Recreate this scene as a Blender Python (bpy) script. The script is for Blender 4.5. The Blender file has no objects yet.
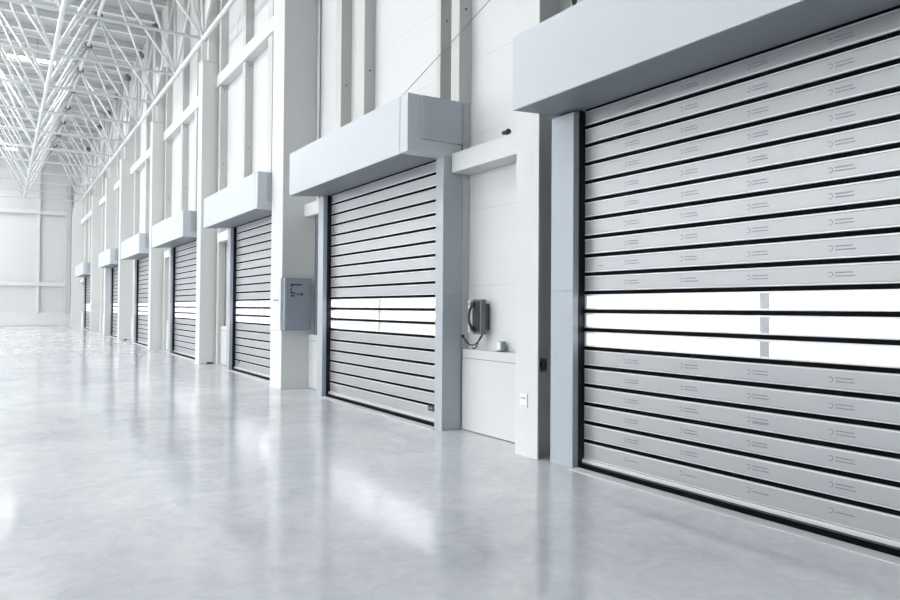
import bpy, bmesh, math, random
from mathutils import Vector, Matrix
random.seed(7)
sc = bpy.context.scene
COL = sc.collection
V = Vector

# ------------------------------------------------------------------ materials
def srgb(r, g, b):
    f = lambda c: (c/12.92 if c <= .04045 else ((c+.055)/1.055)**2.4)
    return (f(r/255), f(g/255), f(b/255), 1)

def mat(name, col, rough=.5, metal=0., spec=.5, coat=0., noise=0., nscale=3., bump=0., bscale=60., rnoise=0.,
        stretch=None):
    m = bpy.data.materials.new(name); m.use_nodes = True
    nt = m.node_tree; b = nt.nodes['Principled BSDF']
    b.inputs['Base Color'].default_value = col
    b.inputs['Roughness'].default_value = rough
    b.inputs['Metallic'].default_value = metal
    b.inputs['Specular IOR Level'].default_value = spec
    b.inputs['Coat Weight'].default_value = coat
    b.inputs['Coat Roughness'].default_value = .12
    geo = nt.nodes.new('ShaderNodeNewGeometry')
    src = geo.outputs['Position']
    if stretch:
        mp = nt.nodes.new('ShaderNodeMapping'); mp.inputs['Scale'].default_value = stretch
        nt.links.new(src, mp.inputs['Vector']); src = mp.outputs['Vector']
    if noise or rnoise:
        n = nt.nodes.new('ShaderNodeTexNoise'); n.inputs['Scale'].default_value = nscale
        n.inputs['Detail'].default_value = 5; n.inputs['Roughness'].default_value = .6
        nt.links.new(src, n.inputs['Vector'])
    if noise:
        r = nt.nodes.new('ShaderNodeMapRange')
        r.inputs['From Min'].default_value = .3; r.inputs['From Max'].default_value = .7
        r.inputs['To Min'].default_value = 1-noise; r.inputs['To Max'].default_value = 1+noise
        nt.links.new(n.outputs['Fac'], r.inputs['Value'])
        mx = nt.nodes.new('ShaderNodeVectorMath'); mx.operation = 'SCALE'
        mx.inputs[0].default_value = col[:3]
        nt.links.new(r.outputs['Result'], mx.inputs['Scale'])
        nt.links.new(mx.outputs['Vector'], b.inputs['Base Color'])
    if rnoise:
        r2 = nt.nodes.new('ShaderNodeMapRange')
        r2.inputs['From Min'].default_value = .3; r2.inputs['From Max'].default_value = .7
        r2.inputs['To Min'].default_value = rough-rnoise; r2.inputs['To Max'].default_value = rough+rnoise
        nt.links.new(n.outputs['Fac'], r2.inputs['Value'])
        nt.links.new(r2.outputs['Result'], b.inputs['Roughness'])
    if bump:
        n3 = nt.nodes.new('ShaderNodeTexNoise'); n3.inputs['Scale'].default_value = bscale
        nt.links.new(src, n3.inputs['Vector'])
        bp = nt.nodes.new('ShaderNodeBump'); bp.inputs['Strength'].default_value = bump
        bp.inputs['Distance'].default_value = .01
        nt.links.new(n3.outputs['Fac'], bp.inputs['Height']); nt.links.new(bp.outputs['Normal'], b.inputs['Normal'])
    return m

M_white = mat('white_paint', srgb(217,218,217), .45, noise=.012, nscale=2)
M_post = mat('post_paint', srgb(202,203,200), .5, noise=.015, nscale=2)
M_truss = mat('truss_paint', srgb(230,232,231), .4)
M_joint = mat('joint_paint', srgb(120,123,124), .5)
M_deck = mat('roof_deck', srgb(196,198,198), .6, noise=.04, nscale=1.5)
M_purlin = mat('purlin_paint', srgb(236,237,236), .5)
M_frame = mat('door_frame_paint', srgb(201,206,211), .38, noise=.008, nscale=4)
M_frame_shade = mat('frame_paint_shaded', srgb(176,183,190), .36, noise=.008, nscale=4)  # frame paint darkened: shade on jambs and hood end plates put into the colour
M_rail = mat('black_rail', srgb(24,26,34), .4, spec=.25)
M_black = mat('black_rubber', srgb(8,9,12), .7, spec=.08)
M_slat = mat('satin_aluminium', srgb(179,180,183), .36, metal=.4, spec=.35, noise=.015, nscale=2, stretch=(1, 1, 2), rnoise=.03)
M_rim = mat('rim_aluminium', srgb(232,233,236), .3, metal=.3)
M_logo = mat('logo_ink', srgb(118,120,126), .5)
M_logod = mat('logo_ink_dark', srgb(95,97,102), .5)
M_thr = mat('threshold_steel', srgb(222,224,228), .4)
M_grey = mat('cabinet_grey', srgb(150,158,168), .45)
M_greyl = mat('cabinet_light', srgb(216,218,224), .45)
M_dgrey = mat('dark_grey', srgb(92,97,104), .5)
M_phone = mat('phone_grey', srgb(104,108,114), .4)
M_steel = mat('steel', srgb(190,193,196), .3, metal=.8)
M_conc = mat('concrete', srgb(176,177,176), .8, noise=.06, nscale=1)
M_soffit = mat('soffit_shade_grey', srgb(140,145,152), .5, metal=.2)  # shade under the hoods put into a darker grey
M_handset = mat('handset_black', srgb(60,62,68), .35)
M_ink = mat('ink', srgb(42,44,52), .5)
M_blue = mat('blue_ink', srgb(120,122,160), .5)
M_plastic = mat('white_plastic', srgb(235,237,240), .35)
M_pipe = mat('grey_post', srgb(194,196,201), .5)

def floor_material():
    m = mat('polished_floor', srgb(196,200,207), .3, noise=.03, nscale=.9)
    nt = m.node_tree; b = nt.nodes['Principled BSDF']
    geo = nt.nodes.new('ShaderNodeNewGeometry')
    n1 = nt.nodes.new('ShaderNodeTexNoise'); n1.inputs['Scale'].default_value = .9; n1.inputs['Detail'].default_value = 8
    n1.inputs['Roughness'].default_value = .65; n1.inputs['Distortion'].default_value = .8
    nt.links.new(geo.outputs['Position'], n1.inputs['Vector'])
    n2 = nt.nodes.new('ShaderNodeTexNoise'); n2.inputs['Scale'].default_value = 5; n2.inputs['Detail'].default_value = 6
    n2.inputs['Distortion'].default_value = 1.5
    nt.links.new(geo.outputs['Position'], n2.inputs['Vector'])
    mx = nt.nodes.new('ShaderNodeMix'); mx.data_type = 'FLOAT'; mx.inputs[0].default_value = .4
    nt.links.new(n1.outputs['Fac'], mx.inputs[2]); nt.links.new(n2.outputs['Fac'], mx.inputs[3])
    cr = nt.nodes.new('ShaderNodeValToRGB')
    cr.color_ramp.elements[0].position = .34; cr.color_ramp.elements[0].color = srgb(196,200,206)
    cr.color_ramp.elements[1].position = .66; cr.color_ramp.elements[1].color = srgb(226,228,232)
    nt.links.new(mx.outputs[0], cr.inputs['Fac'])
    nt.links.new(cr.outputs['Color'], b.inputs['Base Color'])
    r = nt.nodes.new('ShaderNodeMapRange'); r.inputs['From Min'].default_value = .35; r.inputs['From Max'].default_value = .65
    r.inputs['To Min'].default_value = .09; r.inputs['To Max'].default_value = .16
    nt.links.new(mx.outputs[0], r.inputs['Value']); nt.links.new(r.outputs['Result'], b.inputs['Roughness'])
    b.inputs['Specular IOR Level'].default_value = 1.0
    bp = nt.nodes.new('ShaderNodeBump'); bp.inputs['Strength'].default_value = .05; bp.inputs['Distance'].default_value = .02
    nt.links.new(n2.outputs['Fac'], bp.inputs['Height']); nt.links.new(bp.outputs['Normal'], b.inputs['Normal'])
    return m
M_floor = floor_material()

def panel_material():
    """white sandwich panels: fine horizontal joints every metre"""
    m = mat('wall_panel', srgb(218,219,220), .5, noise=.012, nscale=1.2)
    nt = m.node_tree; b = nt.nodes['Principled BSDF']
    src = b.inputs['Base Color'].links[0].from_socket
    geo = nt.nodes.new('ShaderNodeNewGeometry'); sx = nt.nodes.new('ShaderNodeSeparateXYZ')
    nt.links.new(geo.outputs['Position'], sx.inputs[0])
    md = nt.nodes.new('ShaderNodeMath'); md.operation = 'PINGPONG'; md.inputs[1].default_value = .5
    ad = nt.nodes.new('ShaderNodeMath'); ad.operation = 'ADD'; ad.inputs[1].default_value = 100.1
    nt.links.new(sx.outputs['Z'], ad.inputs[0]); nt.links.new(ad.outputs[0], md.inputs[0])
    lt = nt.nodes.new('ShaderNodeMath'); lt.operation = 'LESS_THAN'; lt.inputs[1].default_value = .004
    nt.links.new(md.outputs[0], lt.inputs[0])
    mx = nt.nodes.new('ShaderNodeMix'); mx.data_type = 'RGBA'
    nt.links.new(lt.outputs[0], mx.inputs[0]); nt.links.new(src, mx.inputs[6])
    mx.inputs[7].default_value = srgb(200,201,202)
    nt.links.new(mx.outputs[2], b.inputs['Base Color'])
    return m
M_panel = panel_material()

def pane_material(name, tint, gloss=.08, tr=1.0):
    m = bpy.data.materials.new(name); m.use_nodes = True
    nt = m.node_tree; nt.nodes.clear()
    o = nt.nodes.new('ShaderNodeOutputMaterial'); t = nt.nodes.new('ShaderNodeBsdfTransparent')
    t.inputs[0].default_value = tint
    d = nt.nodes.new('ShaderNodeBsdfTranslucent'); d.inputs[0].default_value = (.9,.9,.92,1)
    g = nt.nodes.new('ShaderNodeBsdfGlossy'); g.inputs['Roughness'].default_value = .1
    a = nt.nodes.new('ShaderNodeMixShader'); a.inputs[0].default_value = 1-tr
    nt.links.new(t.outputs[0], a.inputs[1]); nt.links.new(d.outputs[0], a.inputs[2])
    c = nt.nodes.new('ShaderNodeMixShader'); c.inputs[0].default_value = gloss
    nt.links.new(a.outputs[0], c.inputs[1]); nt.links.new(g.outputs[0], c.inputs[2])
    nt.links.new(c.outputs[0], o.inputs[0])
    return m
M_pane = pane_material('clear_vision_pane', (.97,.97,.98,1), .05, .45)
M_glass = pane_material('window_glass', (.97,.98,.98,1), .05, 1.0)

# ------------------------------------------------------------------ mesh helpers
class MB:
    def __init__(s): s.bm = bmesh.new(); s.mats = []
    def mi(s, m):
        if m not in s.mats: s.mats.append(m)
        return s.mats.index(m)
    def box(s, x0, x1, y0, y1, z0, z1, m, bev=0.):
        bm = bmesh.new()
        vs = [bm.verts.new((x, y, z)) for x in (x0, x1) for y in (y0, y1) for z in (z0, z1)]
        for q in ((0,1,3,2),(4,6,7,5),(0,4,5,1),(2,3,7,6),(0,2,6,4),(1,5,7,3)):
            bm.faces.new([vs[i] for i in q])
        if bev: bmesh.ops.bevel(bm, geom=bm.edges[:], offset=bev, segments=2, affect='EDGES', profile=.5)
        s.merge(bm, m); return s
    def merge(s, bm, m, smooth=False):
        k = s.mi(m); mp = {}
        for v in bm.verts: mp[v] = s.bm.verts.new(v.co)
        for f in bm.faces:
            try: g = s.bm.faces.new([mp[v] for v in f.verts])
            except ValueError: continue
            g.material_index = k; g.smooth = smooth
        bm.free()
    def prism(s, prof, y0, y1, m, ax='y'):
        """prof: list of (x,z); extruded along y (ax='y') or as (x,y) along z (ax='z')"""
        bm = bmesh.new()
        f = (lambda p, t: (p[0], t, p[1])) if ax == 'y' else (lambda p, t: (p[0], p[1], t))
        a = [bm.verts.new(f(p, y0)) for p in prof]; b = [bm.verts.new(f(p, y1)) for p in prof]
        n = len(prof)
        for i in range(n): bm.faces.new((a[i], a[(i+1)%n], b[(i+1)%n], b[i]))
        bm.faces.new(a[::-1]); bm.faces.new(b)
        bmesh.ops.recalc_face_normals(bm, faces=bm.faces[:])
        s.merge(bm, m); return s
    def tube(s, p, q, r, m, n=8, r2=None, cap=True):
        p, q = V(p), V(q); d = (q-p); L = d.length; d.normalize()
        u = d.orthogonal().normalized(); w = d.cross(u)
        r2 = r if r2 is None else r2
        bm = bmesh.new(); A = []; B = []
        for i in range(n):
            a = 2*math.pi*i/n; o = u*math.cos(a)+w*math.sin(a)
            A.append(bm.verts.new(p+o*r)); B.append(bm.verts.new(q+o*r2))
        for i in range(n): bm.faces.new((A[i], A[(i+1)%n], B[(i+1)%n], B[i]))
        if cap: bm.faces.new(A[::-1]); bm.faces.new(B)
        s.merge(bm, m, smooth=True); return s
    def path(s, pts, r, m, n=8):
        pts = [V(p) for p in pts]; rings = []; bm = bmesh.new(); up = None
        for i, p in enumerate(pts):
            d = (pts[min(i+1, len(pts)-1)] - pts[max(i-1, 0)]).normalized()
            if up is None: up = d.orthogonal().normalized()
            u = (up - d*up.dot(d)).normalized(); up = u; w = d.cross(u)
            rings.append([bm.verts.new(p+(u*math.cos(2*math.pi*k/n)+w*math.sin(2*math.pi*k/n))*r) for k in range(n)])
        for a, b in zip(rings, rings[1:]):
            for k in range(n): bm.faces.new((a[k], a[(k+1)%n], b[(k+1)%n], b[k]))
        bm.faces.new(rings[0][::-1]); bm.faces.new(rings[-1])
        s.merge(bm, m, smooth=True); return s
    def ball(s, c, r, m, sc_=(1,1,1)):
        bm = bmesh.new(); bmesh.ops.create_icosphere(bm, subdivisions=2, radius=r)
        for v in bm.verts: v.co = V((v.co.x*sc_[0], v.co.y*sc_[1], v.co.z*sc_[2]))+V(c)
        s.merge(bm, m, smooth=True); return s
    def ringx(s, x, cy, cz, ro, ri, t, m, a0=0, a1=360, n=16):
        """flat ring segment on a plane x=const facing -x, thickness t"""
        bm = bmesh.new(); k = []
        for i in range(n+1):
            a = math.radians(a0+(a1-a0)*i/n); c, d = math.cos(a), math.sin(a)
            k.append([bm.verts.new((xx, cy+r*c, cz+r*d)) for xx in (x, x-t) for r in (ro, ri)])
        for a, b in zip(k, k[1:]):
            bm.faces.new((a[2], b[2], b[3], a[3])); bm.faces.new((a[0], a[1], b[1], b[0]))
            bm.faces.new((a[0], b[0], b[2], a[2])); bm.faces.new((a[1], a[3], b[3], b[1]))
        s.merge(bm, m); return s
    def build(s, name, parent=None, **kw):
        me = bpy.data.meshes.new(name)
        off = V(parent['_o']) if parent is not None and '_o' in parent else V((0,0,0))
        bmesh.ops.recalc_face_normals(s.bm, faces=s.bm.faces[:])
        for v in s.bm.verts: v.co -= off
        s.bm.to_mesh(me); s.bm.free()
        for m in s.mats: me.materials.append(m)
        o = bpy.data.objects.new(name, me); COL.objects.link(o)
        if parent is not None:
            o.parent = parent; o['_o'] = list(off)
        for k, v in kw.items(): o[k] = v
        return o

def thing(name, loc, label, cat, group=None, kind=None):
    o = bpy.data.objects.new(name, None); COL.objects.link(o); o.location = loc
    o.empty_display_size = .2
    o['label'] = label; o['category'] = cat; o['_o'] = list(loc)
    if group: o['group'] = group
    if kind: o['kind'] = kind
    return o
def solo(mb, name, loc, label, cat, group=None, kind=None):
    """a thing that is one mesh with its origin at loc"""
    me = bpy.data.meshes.new(name)
    bmesh.ops.recalc_face_normals(mb.bm, faces=mb.bm.faces[:])
    for v in mb.bm.verts: v.co -= V(loc)
    mb.bm.to_mesh(me); mb.bm.free()
    for m in mb.mats: me.materials.append(m)
    o = bpy.data.objects.new(name, me); COL.objects.link(o); o.location = loc
    o['label'] = label; o['category'] = cat
    if group: o['group'] = group
    if kind: o['kind'] = kind
    return o
def struct(mb, name):
    o = mb.build(name); o['kind'] = 'structure'; return o

# ------------------------------------------------------------------ layout (metres; x into the door wall, y down the hall)
XW = 5.30                       # inner face of the door wall
Y0, Y1 = -12., 64.
XL = -18.
ZR = 13.45
HN = [1.34, 7.94, 14.22, 21.2, 28.8, 37.2, 50.3]          # hood near ends
HF = [5.74, 12.33, 18.73, 26.1, 33.6, 42.0, 56.3]         # hood far ends
DI = [5.43, 12.05, 18.2, 25.7, 33.4, 41.7, 56.0]          # far edge of curtain
JF = [5.77, 12.30, 18.47, 26.05, 33.7, 41.95, 56.3]       # outer edge of far jamb
XD = 5.03; XJ = 4.88; XH = 4.34; ZH = 3.60; ZT = 4.345

struct(MB().box(XL-.3, XW+.3, Y0-.3, Y1+.3, -.2, 0, M_floor), 'floor')
SX0, SX1 = -8.0, -3.2
sky = [(4.5+7.6*k, 9.0+7.6*k) for k in range(8)]  # unseen roof lights, added to light the door wall from above
m = MB(); m.box(XL-.3, SX0, Y0-.3, Y1+.3, ZR, ZR+.2, M_deck); m.box(SX1, XW+.3, Y0-.3, Y1+.3, ZR, ZR+.2, M_deck)
e = [Y0-.3]+[v for p in sky for v in p]+[Y1+.3]
for k in range(0, len(e), 2): m.box(SX0, SX1, e[k], e[k+1], ZR, ZR+.2, M_deck)
struct(m, 'ceiling')
for k, (a, b) in enumerate(sky):
    r = bpy.data.objects.new('window_%d' % (k+11), None); COL.objects.link(r); r['kind'] = 'structure'
    r.location = ((SX0+SX1)/2, (a+b)/2, ZR+.2); r['_o'] = list(r.location)
    f = MB(); f.box(SX0-.1, SX0, a-.1, b+.1, ZR+.2, ZR+.32, M_white); f.box(SX1, SX1+.1, a-.1, b+.1, ZR+.2, ZR+.32, M_white)
    f.box(SX0, SX1, a-.1, a, ZR+.2, ZR+.32, M_white); f.box(SX0, SX1, b, b+.1, ZR+.2, ZR+.32, M_white)
    f.build('window_frame', r)
    MB().box(SX0, SX1, a, b, ZR+.24, ZR+.25, M_glass).build('glass_pane', r)
w = MB()
edges = [Y0-.3]
for i in range(7): edges += [HN[i]+.24, DI[i]-.0]
edges.append(Y1+.3)
for k in range(0, len(edges), 2): w.box(XW, XW+.3, edges[k], edges[k+1], 0, ZR, M_panel)
for i in range(7): w.box(XW, XW+.3, HN[i]+.24, DI[i], 3.7, ZR, M_panel)
struct(w, 'wall_right')
M_plain = mat('plain_white_cladding', srgb(211,212,213), .5, noise=.01, nscale=1)
struct(MB().box(XL-.3, XW, Y1, Y1+.3, 0, ZR, M_plain), 'wall_back')
struct(MB().box(XL-.3, XW, Y0-.3, Y0, 0, ZR, M_dgrey), 'wall_front')
# unseen left wall; tall windows assumed as a daylight source
WN = 10; BAY = 7.6
w = MB(); ys = [Y0]
WZ0, WZ1 = 2.0, 9.8
wins = []
for k in range(WN):
    a = Y0+1.6+k*BAY; b = a+4.4
    wins.append((a, b)); w.box(XL-.3, XL, ys[-1], a, 0, ZR, M_conc)
    w.box(XL-.3, XL, a, b, 0, WZ0, M_conc); w.box(XL-.3, XL, a, b, WZ1, ZR, M_conc); ys.append(b)
w.box(XL-.3, XL, ys[-1], Y1, 0, ZR, M_conc)
struct(w, 'wall_left')
for k, (a, b) in enumerate(wins):
    r = bpy.data.objects.new('window_%d' % (k+1), None); COL.objects.link(r); r['kind'] = 'structure'
    r.location = (XL-.1, (a+b)/2, WZ0); r['_o'] = list(r.location)
    f = MB(); x0, x1 = XL-.2, XL-.05
    for c in (a, (a+b)/2-.05, b-.1): f.box(x0, x1, c, c+.1, WZ0, WZ1, M_white)
    for z in (WZ0, (WZ0+WZ1)/2, WZ1-.1): f.box(x0+.01, x1-.01, a, b, z, z+.1, M_white)
    f.build('window_frame', r)
    MB().box(XL-.14, XL-.13, a, b, WZ0, WZ1, M_glass).build('glass_pane', r)

# apron outside the doors
struct(MB().box(XW+.3, XW+30, Y0, Y1, -.25, -.05, M_conc), 'trim_1')

# ------------------------------------------------------------------ roller doors
NG = 18; P = .1875; Z0G = 3.455; GAP = .037
def slat_profile(z0, z1, x=XD):
    # z0 lower edge, z1 upper edge; raised rims with a fine groove behind each
    c = .008
    return [(x+.03, z0), (x+.002, z0), (x-.004, z0+.004), (x-.004, z0+.012), (x+.001, z0+.015),
            (x, z0+.020), (x, z1-.020), (x+.001, z1-.015), (x-.004, z1-.012), (x-.004, z1-.004), (x+.002, z1), (x+.03, z1)]
def add_logo(mb, y, z, small=False, dark=False):
    # y runs away from the camera, so the mark starts at the far (left) end
    x = XD-.0002; t = .0008
    mb.ringx(x, y-.022, z, .021, .016, t, M_logo, 40, 300)
    rows = [(.013, .125), (-.012, .135)] if not small else [(-.004, .13)]
    for j, (dz, L) in enumerate(rows):
        yy = y-.06; end = y-.06-L; r = random.Random(int(y*37+z*91+j))
        while yy > end:
            ww = r.choice((.006, .009, .007))
            mb.box(x-t, x, yy-ww, yy, z+dz-.0045, z+dz+.0045, M_logod if dark and j else M_logo); yy -= ww+.003
    if dark:
        mb.box(x-t, x, y-.2, y-.06, z-.026, z-.0215, M_logod)
        for a in (.012, .03, .055, .08, .105): pass

def roller_door(i, label):
    n, f, di, jf = HN[i], HF[i], DI[i], JF[i]
    ni = n+.19                      # inner edge of the near jamb
    r = thing('door_%d' % (i+1), (XD, (n+f)/2, 0), label, 'roller door', kind='structure')
    # hood
    h = MB()
    h.prism([(XH, ZH), (XH, ZT), (XW-.14, ZT), (XW-.14, ZH+.045), (XD, ZH+.042)], n+.215, f, M_frame)
    h.box(XH, XW-.14, n, n+.205, ZH, ZT, M_frame, .004)
    h.box(XH+.012, XW-.145, n+.2, n+.22, ZH+.005, ZT-.008, M_dgrey)
    h.build('hood', r)
    MB().prism([(XH+.02, ZH-.003), (XD, ZH+.039), (XD, ZH+.05), (XH+.02, ZH+.01)], n+.22, f-.01, M_soffit).build('soffit', r, label='hood underside coloured dark grey for its shade')
    MB().box(XH+.20, XW-.145, n-.03, n, ZH+.175, ZT-.008, M_frame_shade, .003).build('end_plate', r)
    # jambs
    j = MB()
    j.box(XJ, XW-.12, n-.02+.02, ni, 1.787, ZH, M_frame_shade, .003); j.box(XJ, XW-.12, n, ni, 0, 1.782, M_frame_shade, .003)
    j.box(XJ+.004, XW-.13, n+.004, ni-.004, 1.77, 1.80, M_frame_shade); j.box(XW-.12, XW, ni-.06, ni, 0, ZH, M_frame_shade)
    j.build('jamb', r)
    j = MB()
    j.box(XJ, XW-.12, di, jf, 1.787, ZH, M_frame_shade, .003); j.box(XJ, XW-.12, di, jf, 0, 1.782, M_frame_shade, .003)
    j.box(XJ+.004, XW-.13, di+.004, jf-.004, 1.77, 1.80, M_frame_shade); j.box(XW-.12, XW, di, di+.06, 0, ZH, M_frame_shade)
    j.build('jamb', r)
    for a, b in ((ni, ni+.012), (di-.012, di)):
        MB().box(XD-.075, XD+.07, a, b, 0, ZH+.02, M_rail).build('guide_rail', r)
    y0, y1 = ni+.012, di-.012
    # dark sealing strips behind the curtain joints
    for k in range(NG):
        e = .03 if k not in (9, 10, 11, 12) else GAP/2+.002
        MB().box(XD+.012, XD+.04, y0, y1, Z0G-k*P-e, Z0G-k*P+e, M_black).build('joint_seal', r)
    MB().box(XD+.0, XD+.05, y0, y1, ZH+.02, ZH+.04, M_black).build('joint_seal', r)
    for k in range(-1, NG):
        zt = (Z0G-k*P-GAP/2) if k >= 0 else ZH+.018
        zb = Z0G-(k+1)*P+GAP/2 if k < NG-1 else .088
        if k in (9, 10, 11):
            m = MB(); c = .016
            m.box(XD-.003, XD+.028, y0, y1, zb, zb+c, M_rim, .002); m.box(XD-.003, XD+.028, y0, y1, zt-c, zt, M_rim, .002)
            m.box(XD, XD+.025, y0, y0+.03, zb+c, zt-c, M_rim); m.box(XD, XD+.025, y1-.03, y1, zb+c, zt-c, M_rim)
            ym = (3.40, 10.09)[i] if i < 2 else (y0+y1)/2
            m.box(XD+.001, XD+.024, ym-.04, ym+.04, zb+c, zt-c, M_slat)
            o = m.build('window_slat', r, label='slat with a clear vision strip')
            MB().box(XD+.008, XD+.012, y0+.03, y1-.03, zb+c, zt-c, M_pane).build('vision_pane', o, label='clear bright window strip')
            continue
        m = MB(); pr = slat_profile(zb, zt)
        bm = bmesh.new()
        A = [bm.verts.new((p[0], y0, p[1])) for p in pr]; B = [bm.verts.new((p[0], y1, p[1])) for p in pr]
        N = len(pr)
        kf, kr = m.mi(M_slat), m.mi(M_rim)
        va = [m.bm.verts.new(v.co) for v in A]; vb = [m.bm.verts.new(v.co) for v in B]; bm.free()
        for q in range(N):
            g = m.bm.faces.new((va[q], va[(q+1)%N], vb[(q+1)%N], vb[q]))
            g.material_index = kr if q in (1, 2, 8, 9) else kf
        m.bm.faces.new(va[::-1]); m.bm.faces.new(vb)
        if i == 0:
            yy = 4.885; c = 0
            while yy > y0+.2:
                add_logo(m, yy, (zb+zt)/2+(.0 if k < NG-1 else .01), small=(k == NG-1), dark=(k == 14 and c == 2)); yy -= .662; c += 1
            if k == 7: m.box(XD-.001, XD, 5.16, 5.22, 2.03, 2.036, M_logod)
        m.build('slat', r)
    g = MB()
    g.box(XD-.03, XD+.03, y0, y1, .052, .087, M_rim, .002)
    g.build('bottom_bar', r, label='pale metal bottom bar')
    g = MB()
    for z in (.0, .017, .034): g.box(XD-.075, XD+.03, y0, y1, z+.001, z+.0165, M_black, .003)
    g.box(XD-.068, XD+.02, y0, y1, .002, .051, M_rail)
    g.build('bottom_seal', r, label='black ribbed rubber bottom seal')
    MB().box(XJ-.07, XD-.077, ni-.0, di, 0, .006, M_thr, .001).build('threshold', r)
    if i == 1:
        q = MB().box(XD-.012, XD-.001, 8.375, 8.535, .185, .262, M_ink, .002)
        q.box(XD-.0128, XD-.012, 8.42, 8.515, .215, .235, M_logo)
        q.build('name_plaque', r, label='small black plaque')
    if i == 2:
        MB().box(XD-.012, XD-.001, 17.80, 17.88, .2, .255, M_ink, .002).build('name_plaque', r, label='small black plaque')
    return r

dl = ['nearest and largest grey slatted roller door with printed slats, cut off by the right edge',
      'second grey slatted roller door, between the wall phone and the column with the cabinet',
      'third slatted roller door, just beyond the column carrying the grey cabinet',
      'fourth slatted roller door down the hall, half hidden by the third slim column',
      'fifth slatted roller door down the hall, a narrow sliver behind the fourth column',
      'sixth slatted roller door, second last before the far end wall',
      'seventh and farthest slatted roller door, next to the far end wall']
doors = [roller_door(i, dl[i]) for i in range(7)]

# ------------------------------------------------------------------ columns
CN = [(5.92, 6.31), (13.5, 14.18), (20.5, 20.97), (28.28, 28.73), (36.5, 37.0), (42.32, 42.8), (49.3, 49.75), (61.2, 61.7)]
CX = [4.83, 4.62, 4.67, 4.67, 4.67, 4.70, 4.70, 4.50]
cl = ['white steel column with a wall socket, nearest, left of the largest door',
      'broad white column carrying the grey control cabinet',
      'slim white column between the third and fourth roller doors',
      'slim white column between the fourth and fifth roller doors',
      'slim white column between the fifth and sixth roller doors',
      'white column rising just behind the sixth door hood',
      'far white column between the sixth and the last roller door',
      'farthest white column, close to the end wall']
ZC = 8.48
cols = []
for i, ((a, b), x) in enumerate(zip(CN, CX)):
    c = thing('support_column', (5.0, (a+b)/2, 0), cl[i], 'column', 'white columns along the door wall')
    m = MB()
    if i == 0:      # open H section
        ym = (a+b)/2
        m.box(x, x+.022, a, b, 0, ZC, M_white, .002); m.box(XW-.03, XW-.005, a, b, 0, ZC, M_white, .002)
        m.box(x+.022, XW-.03, ym-.01, ym+.01, 0, ZC, M_white)
    else:
        m.box(x, XW-.005, a, b, 0, ZC, M_white, .008)
    m.build('shaft', c)
    MB().box(x-.03, XW-.002, a-.04, b+.04, ZC, ZC+.025, M_white, .003).build('cap_plate', c)
    s = MB().box(x+.16, XW-.08, a+.02, b-.02, ZC+.025, 10.6, M_white, .004)
    s.box(x+.02, x+.16, (a+b)/2-.03, (a+b)/2+.03, ZC+.025, 9.1, M_white)
    s.build('head_stub', c)
    MB().box(x-.006+.0, XW-.01, a-.012, b+.012, 0, .012, M_post).build('base_plate', c) if i not in (0,) else None
    if i in (2, 4): MB().box(x+.2, x+.36, a-.05, a-.012, .0, .05, M_ink, .004).build('floor_bracket', c, label='small black floor bracket')
    cols.append(c)

# ------------------------------------------------------------------ posts and girts on the wall
posts = [(7.92,8.12),(8.4,8.5),(10.86,11.2),(11.83,12.07),(15.72,16.03),(17.83,18.05),(20.2,20.42),(23.1,23.35),(25.15,25.4),
         (27.95,28.2),(30.4,30.65),(32.3,32.55),(35.2,35.45),(38.9,39.2),(41.1,41.35),(45.2,45.5),(47.6,47.9),(52.2,52.5),(55,55.3),(58,58.3)]
inb = lambda y: any(HN[i]-.1 < y < HF[i]+.02 for i in range(7))
pn = ['just beyond the niche with the phone','second in from the near end of the second door hood','above the middle of the second door hood','above the far third of the second door hood',
      'above the near part of the third door hood','above the far end of the third door hood','tight against the near side of the third column',
      'above the near half of the fourth door hood','above the far end of the fourth door hood','tight against the near side of the fourth column',
      'above the near half of the fifth door hood','above the far end of the fifth door hood','tight against the near side of the fifth column',
      'above the near part of the sixth door hood','above the far end of the sixth door hood','first after the sixth door','just before the far column ahead of the last door',
      'above the near part of the last door hood','above the far end of the last door hood','between the last door and the end wall']
for k, (a, b) in enumerate(posts):
    t = thing('wall_post', (XW-.1, (a+b)/2, ZT if inb((a+b)/2) else 0), 'upright white wall post ' + pn[k], 'post', 'upright wall posts')
    low = 0 if not inb((a+b)/2) else ZT+.002
    m = MB()
    z1 = 7.78
    for (p, q) in ((low, z1), (8.13, ZR)):
        m.box(XW-.2, XW-.19, a, b, p, q, M_post); m.box(XW-.012, XW, a, b, p, q, M_post)
        m.box(XW-.19, XW-.012, a, a+.012, p, q, M_post)
    if k == 0: m.box(5.186, XW-.004, 7.945, 8.06, 0, ZT, M_post)
    m.build('profile', t)
    for z in (z1-.12, 8.3, 5.6): MB().tube((XW-.1, a+.0, z), (XW-.1, a-.014, z), .016, M_joint).build('bolt', t)
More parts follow.
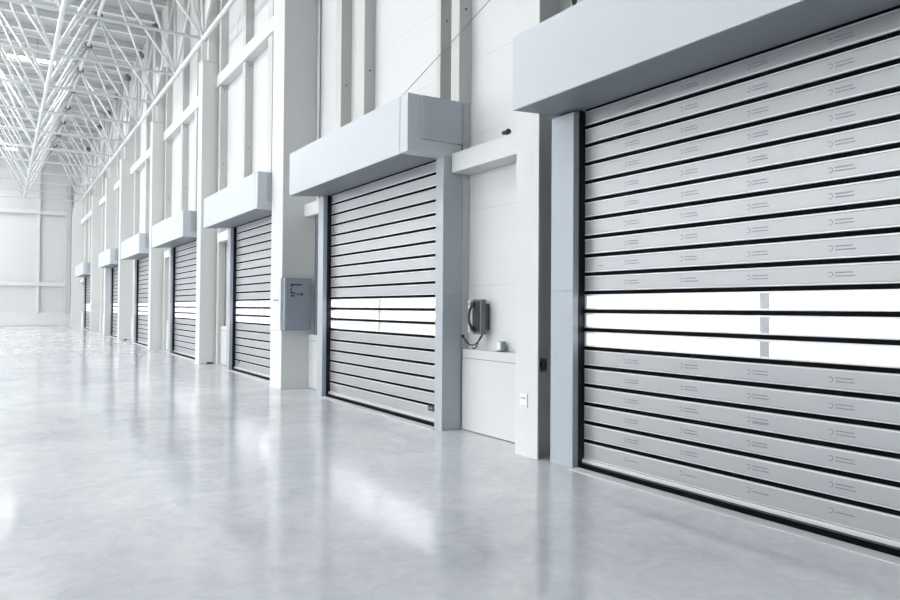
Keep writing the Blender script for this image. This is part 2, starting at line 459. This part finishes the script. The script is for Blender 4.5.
# post base behind the near jamb of the second door
# horizontal girts
bays = [(6.31, 13.5), (14.18, 20.5), (20.97, 28.28), (28.73, 36.5), (37.0, 42.32), (42.8, 49.3), (49.75, 61.2), (61.7, 63.9), (-1.7, 5.92)]
bn = ['between the nearest column and the cabinet column','between the cabinet column and the third column','between the third and fourth columns',
      'between the fourth and fifth columns','between the fifth and sixth columns','between the sixth and seventh columns',
      'between the last two columns','between the last column and the end wall','above the largest roller door']
for (a, b), nm in zip(bays, bn):
    solo(MB().box(XW-.24, XW-.001, a, b, 7.79, 8.12, M_white, .006), 'wall_beam', (XW, (a+b)/2, 7.79),
         'high horizontal white wall beam ' + nm, 'beam', 'high horizontal wall beams')
low = [(6.31, 7.93, 'above the niche with the wall phone'), (12.31, 13.5, 'behind the grey cabinet column'), (18.48, 20.2, 'left of the third door'),
       (26.07, 27.95, 'left of the fourth door'), (33.72, 35.2, 'left of the fifth door'), (42.8, 45.2, 'beyond the sixth door'), (57, 61.2, 'beyond the last door')]
for a, b, nm in low:
    xb = 5.0 if a < 7 else 5.06
    solo(MB().box(xb, XW-.002 if a > 7 else XW-.001, a, b, 3.385, 3.64, M_white, .008), 'lintel_beam', (XW, (a+b)/2, 3.385),
         'short horizontal white beam ' + nm, 'beam', 'short beams at door head height')
# low wall ledges (dado) as trim
for k, (a, b) in enumerate([(6.31, 7.915), (12.31, 13.5), (18.48, 20.5), (26.06, 28.28), (33.72, 36.5), (42.8, 49.3), (56.35, 61.2)]):
    r = bpy.data.objects.new('trim_%d' % (k+2), None); COL.objects.link(r); r['kind'] = 'structure'
    r.location = (5.2, (a+b)/2, 0); r['_o'] = list(r.location)
    xb = 5.18
    m = MB().box(xb, XW, a, b, .012, .945, M_plain)
    m.box(xb+.012, XW, a, b, 0, .012, M_dgrey); m.build('low_wall', r)
    m = MB().box(xb, XW, a, b, .952, 1.065, M_plain, .003); m.box(xb+.006, XW, a, b, .944, .953, M_dgrey)
    m.build('ledge', r)

# dark box put in for the niche shade beside the cabinet column, slim conduit on the wall
solo(MB().box(5.14, 5.299, 12.62, 13.12, 1.066, 3.38, M_dgrey, .004), 'niche_shade_box', (5.2, 12.87, 1.066),
     'tall dark grey box standing for niche shade right of the cabinet column', 'duct')
for y, z0, z1, lab in ((13.25, 3.64, 7.78, 'thin grey vertical conduit right of the cabinet column, above the second door'),
                       (20.12, 1.066, 3.38, 'thin grey conduit in the niche left of the third door')):
    solo(MB().tube((XW-.03, y, z0), (XW-.03, y, z1), .014, M_joint), 'conduit_pipe', (XW-.03, y, z0), lab, 'pipe', 'vertical conduits')

# ------------------------------------------------------------------ control cabinet on the second column
t = thing('control_cabinet', (5.0, 13.45, 1.15), 'grey metal control cabinet with a black printed emblem on the broad white column', 'cabinet')
MB().box(4.645, 5.19, 13.40, 13.498, 1.15, 2.17, M_grey, .008).build('housing', t)
MB().box(4.665, 5.17, 13.388, 13.40, 1.175, 2.15, M_grey, .006).build('door', t)
yy = 13.3878; tt = .0012
m = MB()
def mk(x0, x1, z0, z1, m_=M_ink): m.box(x0, x1, yy-tt, yy, z0, z1, m_)
mk(4.77, 4.99, 2.028, 2.052); mk(4.765, 4.81, 2.005, 2.055); mk(4.762, 4.782, 1.865, 1.97); mk(4.765, 4.85, 1.862, 1.89)
mk(4.762, 4.84, 1.806, 1.836)
m.build('printed_emblem', t, label='black printed emblem')
m = MB()
for k in range(7):      # small illegible lettering
    x = 4.86+k*.022; mk(x, x+.010, 1.832, 1.878); mk(x, x+.018, 1.84+.014*(k % 3), 1.848+.014*(k % 3))
mk(4.98, 5.005, 1.825, 1.875)
m.build('lettering', t, label='small black lettering')
m = MB().box(4.596, 4.619, 13.5, 14.12, 1.15, 2.17, M_greyl, .004); m.build('side_cover', t, label='light cover plate facing the hall')
m = MB()
for k in range(9):
    m.box(4.5945, 4.596, 13.62+k*.035, 13.62+k*.035+(.024 if k % 3 else .014), 1.727, 1.752, M_blue)
m.box(4.5952, 4.596, 13.62, 13.93, 1.72, 1.7265, M_blue)
m.build('blue_lettering', t, label='line of small blue lettering')

# ------------------------------------------------------------------ wall phone in the niche
t = thing('wall_telephone', (5.2, 7.53, 1.27), 'dark grey industrial wall telephone with handset above the ledge', 'telephone')
MB().box(5.135, 5.215, 7.42, 7.62, 1.27, 1.715, M_phone, .012).build('housing', t)
MB().box(5.215, 5.299, 7.47, 7.57, 1.33, 1.66, M_dgrey, .004).build('wall_mount', t)
m = MB().box(5.122, 5.137, 7.455, 7.605, 1.30, 1.69, M_ink, .004); m.build('cradle', t, label='black cradle recess')
h = MB(); pts = []
for k in range(13):
    a = -1+2*k/12; pts.append((5.088-.05*(1-a*a), 7.56, 1.495+a*.155))
h.path(pts, .017, M_handset, 10); h.ball((5.1, 7.56, 1.655), .03, M_handset, (1.0, 1, 1.0)); h.ball((5.1, 7.56, 1.335), .03, M_handset, (1., 1, 1.0))
h.build('handset', t)
for z in (1.685, 1.62, 1.37, 1.315): MB().box(5.07, 5.125, 7.59, 7.625, z-.02, z+.02, M_plastic, .004).build('clip', t, label='small bright metal clip')
m = MB(); pts = [(5.185, 7.46, 1.27)]
for k in range(1, 15):
    u = k/14; pts.append((5.185-.012*u, 7.46+.44*u, 1.27-.13*math.sin(math.pi*u)**.8-.03*u))
m.path(pts, .009, M_ink); m.ball((5.165, 7.885, 1.235), .024, M_ink)
pts = [(5.19, 7.47, 1.27)]
for k in range(1, 13):
    u = k/12; pts.append((5.2-.01*math.sin(u*3), 7.47+.24*u, 1.27-.185*min(1, u*1.6)**1.5))
m.path(pts, .009, M_ink)
m.build('cable', t, label='black drooping cable')

# junction box and flat plate on the ledge
t = thing('junction_box', (5.22, 7.11, 1.066), 'small grey metal junction box standing on the ledge beside the phone', 'box')
MB().box(5.19, 5.29, 7.04, 7.19, 1.066, 1.076, M_dgrey, .002).build('base', t)
MB().box(5.195, 5.27, 7.07, 7.165, 1.084, 1.2, M_grey, .014).build('body', t)
MB().box(5.187, 5.196, 7.08, 7.155, 1.095, 1.19, M_plastic, .003).build('front_plate', t, label='white front plate')
for y in (7.09, 7.145): MB().tube((5.23, y, 1.074), (5.23, y, 1.09), .008, M_ink).build('foot', t)
m = MB().box(5.2, 5.285, 6.84, 7.04, 1.0655, 1.072, M_steel, .002)
solo(m, 'steel_strip', (5.24, 7.0, 1.0655), 'flat steel strip lying along the ledge, right of the junction box', 'strip')

# socket, switch, small spotlight, wall fitting, stay wire
t = thing('wall_socket', (4.825, 6.15, .6), 'white wall socket low on the hall face of the nearest column', 'socket')
MB().box(4.818, 4.8298, 6.085, 6.215, .53, .68, M_plastic, .004).build('cover', t)
for y in (6.12, 6.15, 6.18): MB().tube((4.8185, y, .63), (4.817, y, .63), .009, M_ink).build('contact_hole', t, label='dark contact hole')
MB().box(4.8168, 4.818, 6.12, 6.19, .545, .549, M_logo).build('marking', t)
t = thing('isolator_switch', (4.93, 6.09, 1.0), 'dark grey isolator switch in the recess of the nearest column', 'switch')
MB().box(4.856, 4.985, 5.945, 6.10, .93, 1.07, M_dgrey, .008).build('housing', t)
m = MB().ringx(0, 0, 0, .05, .035, .01, M_ink)
for v in m.bm.verts: v.co = V((4.92+v.co.y*.9, 5.945+v.co.x, 1.0+v.co.z))
m.box(4.895, 4.905, 5.93, 5.945, .975, 1.03, M_ink, .002); m.build('dial', t, label='black rotary dial')
t = thing('spotlight', (5.1, 6.85, 3.64), 'small black spotlight on the short beam above the phone niche', 'lamp')
MB().tube((5.1, 6.85, 3.64), (5.1, 6.85, 3.70), .008, M_ink).build('stem', t)
m = MB().tube((5.1, 6.92, 3.72), (5.06, 6.78, 3.70), .026, M_ink, 12); m.tube((5.06, 6.78, 3.7), (5.05, 6.755, 3.698), .034, M_ink, 12)
m.build('head', t)
m = MB().path([(5.08, 6.78, 3.69), (5.06, 6.77, 3.665), (5.05, 6.77, 3.63), (5.04, 6.775, 3.6)], .005, M_post); m.build('flex', t)
t = thing('wall_fitting', (5.28, 5.8, 4.9), 'small round white wall fitting with a dark opening above the largest door', 'fitting')
MB().box(5.22, 5.299, 5.72, 5.88, 4.84, 5.12, M_plastic, .03).build('body', t)
MB().ball((5.222, 5.80, 4.98), .05, M_ink, (.35, 1, 1.9)).build('opening', t, label='black oval opening')
solo(MB().path([(5.06, 11.0, ZT), (5.06, 10.175, 4.589), (5.06, 6.956, 5.473), (5.06, 6.315, 5.64)], .006, M_joint, 6), 'stay_wire', (5.06, 11.0, ZT),
     'thin diagonal steel stay wire rising from the second door hood', 'wire')

# ------------------------------------------------------------------ roof space frame
XS = [4.75-3.52*k for k in range(5)]
YS = [20.8+3.75*k for k in range(-6, 11)]
ZB, ZTOP = 9.2, 12.7
sf = thing('space_frame', (-2, 20, ZB), 'white tubular steel space frame carrying the roof over the hall', 'roof truss')
for x in XS:
    MB().tube((x, YS[0], ZB), (x, YS[-1], ZB), .065, M_truss, 10).build('bottom_chord', sf)
XT = [x-1.76 for x in XS[:-1]]
YT = [(a+b)/2 for a, b in zip(YS, YS[1:])]
for x in XT: MB().tube((x, YT[0], ZTOP), (x, YT[-1], ZTOP), .07, M_truss, 8).build('top_chord', sf)
for y in YS: MB().tube((XS[-1], y, ZB), (XS[0], y, ZB), .05, M_truss, 8).build('cross_chord', sf)
for y in YT: MB().tube((XT[-1], y, ZTOP), (5.2, y, ZTOP), .055, M_truss, 8).build('top_cross_chord', sf)
diag = []
for x in XS:
    for y in YS:
        for dx in (-1.76, 1.76):
            for dy in (-1.875, 1.875):
                if not (YT[0]-.1 < y+dy < YT[-1]+.1): continue
                xt = x+dx
                if xt > 5.2: xt = 5.05
                if xt < XT[-1]-.1: continue
                diag.append(((x, y, ZB), (xt, y+dy, ZTOP)))
def seen(d):        # nearer members first
    y = (d[0][1]+d[1][1])/2; x = (d[0][0]+d[1][0])/2
    return (0 if (y > 17 and x > -1.5) else 1, y)
diag.sort(key=seen)
for p, q in diag[:100]: MB().tube(p, q, .045, M_truss, 8).build('diagonal', sf)
m = MB()
for p, q in diag[100:]: m.tube(p, q, .045, M_truss, 6)
m.build('diagonal', sf, kind='stuff')
nodes = [(x, y, ZB, .10, M_truss) for x in XS for y in YS] + [(x, y, ZTOP, .17, M_joint) for x in XT + [5.05] for y in YT]
nodes.sort(key=lambda n: seen(((n[0], n[1], 0), (n[0], n[1], 0))))
for x, y, z, r, mm in nodes[:100]: MB().ball((x, y, z), r, mm).build('node_joint', sf)
m = MB()
for x, y, z, r, mm in nodes[100:]: m.ball((x, y, z), r, mm)
m.build('node_joint', sf, kind='stuff')
# linear lamps hung under the roof
M_lamp = bpy.data.materials.new('lamp_diffuser'); M_lamp.use_nodes = True
pb = M_lamp.node_tree.nodes['Principled BSDF']; pb.inputs['Emission Color'].default_value = (1, 1, 1, 1); pb.inputs['Emission Strength'].default_value = 300
for x, y, z, lab in ((.45, 36.55, 12.5, 'linear roof lamp nearest the left edge, above the nearer truss bays'), (1.5, 36.55, 12.5, 'linear roof lamp beside the long sloping chord of the truss'),
                  (-2.4, 36.55, 12.5, 'linear roof lamp out over the middle of the hall'),
                  (.5, 58.3, 12.5, 'linear roof lamp close to the far end wall')):
    t = thing('roof_lamp', (x, y, z), lab, 'lamp', 'linear roof lamps')
    m = MB().box(x-.42, x+.42, y-.17, y+.17, z+.02, z+.09, M_white, .01); m.build('housing', t)
    MB().box(x-.39, x+.39, y-.14, y+.14, z-.005, z+.021, M_lamp).build('diffuser', t, label='glowing white diffuser')
    for dx in (-.3, .3): MB().tube((x+dx, y, z+.09), (x+dx, y, ZR), .008, M_joint, 6).build('hanger', t)
# roof purlins on the frame
y = 5.0; k = 0; proto = None
while y < 63.8:
    if proto is None:
        m = MB(); m.box(XL+.1, XW-.01, y-.09, y+.09, ZTOP+.50, ZTOP+.515, M_purlin); m.box(XL+.1, XW-.01, y-.006, y+.006, ZTOP+.515, ZR-.003, M_purlin)
        proto = solo(m, 'roof_purlin', (XW, y, ZTOP+.5), 'white roof purlin crossing above the space frame', 'purlin', 'roof purlins')
    else:
        o = proto.copy(); COL.objects.link(o); o.location = (XW, y, ZTOP+.5)
    y += 1.86

# ------------------------------------------------------------------ end wall members
solo(MB().box(2.25, 2.47, Y1-.2, Y1-.001, 1.09, ZR-.01, M_white, .01), 'wall_post', (2.36, Y1, 1.09), 'upright white post in the middle of the visible end wall', 'post')
solo(MB().box(4.22, 4.6, Y1-.3, Y1-.001, 1.09, 11.2, M_pipe, .02), 'wall_post', (4.5, Y1, 1.09), 'grey blue post in the far corner of the end wall', 'post')
for z, nm in ((3.12, 'lower'), (8.7, 'upper')):
    solo(MB().box(XL+.01, 5.0, Y1-.26, Y1-.201, z, z+.3, M_white, .01), 'wall_beam', (0, Y1, z), nm + ' horizontal white beam across the far end wall', 'beam', )
m = MB().box(XL+.01, 5.0, Y1-.06, Y1-.001, 0.01, 1.07, M_panel, .01)
struct(m, 'baseboard_back')

# ------------------------------------------------------------------ light
wd = bpy.data.worlds.new('overcast'); sc.world = wd; wd.use_nodes = True
bg = wd.node_tree.nodes['Background']; bg.inputs[0].default_value = (.97, .985, 1, 1); bg.inputs[1].default_value = 24.0
def area(name, loc, rot, sx, sy, power, col=(1,1,1)):
    l = bpy.data.lights.new(name, 'AREA'); l.shape = 'RECTANGLE'; l.size = sx; l.size_y = sy; l.energy = power; l.color = col
    o = bpy.data.objects.new(name, l); COL.objects.link(o); o.location = loc; o.rotation_euler = rot; return o
sl = bpy.data.lights.new('low_sun', 'SUN'); sl.energy = 7; sl.angle = math.radians(9); sl.color = (1, .99, .97)
so = bpy.data.objects.new('low_sun', sl); COL.objects.link(so)
so.rotation_euler = V((1, 0, -math.tan(math.radians(22.5)))).to_track_quat('-Z', 'Y').to_euler()
POW = [.01, .01, 100, 400, 450, 450, 450, 400, 350, 300]
SPW = [1500, 3800, 3200, 2800, 2700, 2900, 3100, 3200]
for k, (a, b) in enumerate(sky):        # area lamps added at the unseen roof lights
    area('rooflight_fill', ((SX0+SX1)/2, (a+b)/2, ZR+.1), (0, 0, 0), SX1-SX0, b-a, SPW[k], (1, .995, .985))
for k, (a, b) in enumerate(wins):       # area lamps added inside the unseen left windows, standing for daylight
    area('window_fill', (XL+.05, (a+b)/2, (WZ0+WZ1)/2), (0, -math.pi/2, 0), WZ1-WZ0, b-a, POW[k], (1, .995, .985))

# ------------------------------------------------------------------ camera
R = [[0.84640206,-0.53249872,0.00697568],[0.01438154,0.00976143,-0.99984893],[0.53235019,0.84637452,0.01592024]]
cd = bpy.data.cameras.new('camera'); cam = bpy.data.objects.new('camera', cd); COL.objects.link(cam)
M4 = Matrix(((R[0][0], -R[1][0], -R[2][0], 0), (R[0][1], -R[1][1], -R[2][1], 0), (R[0][2], -R[1][2], -R[2][2], 1.6), (0,0,0,1)))
cam.matrix_world = M4
cd.sensor_width = 36; cd.lens = 713.17/900*36; cd.shift_y = -3.05/900; cd.clip_end = 300; cd.clip_start = .05
sc.camera = cam
for o in list(COL.objects):
    if '_o' in o: del o['_o']
sc.view_settings.view_transform = 'Standard'; sc.view_settings.look = 'None'
sc.view_settings.gamma = 1; sc.view_settings.use_curve_mapping = False
sc.view_settings.exposure = -1.95
sc.cycles.max_bounces = 10; sc.cycles.diffuse_bounces = 4; sc.cycles.caustics_reflective = False
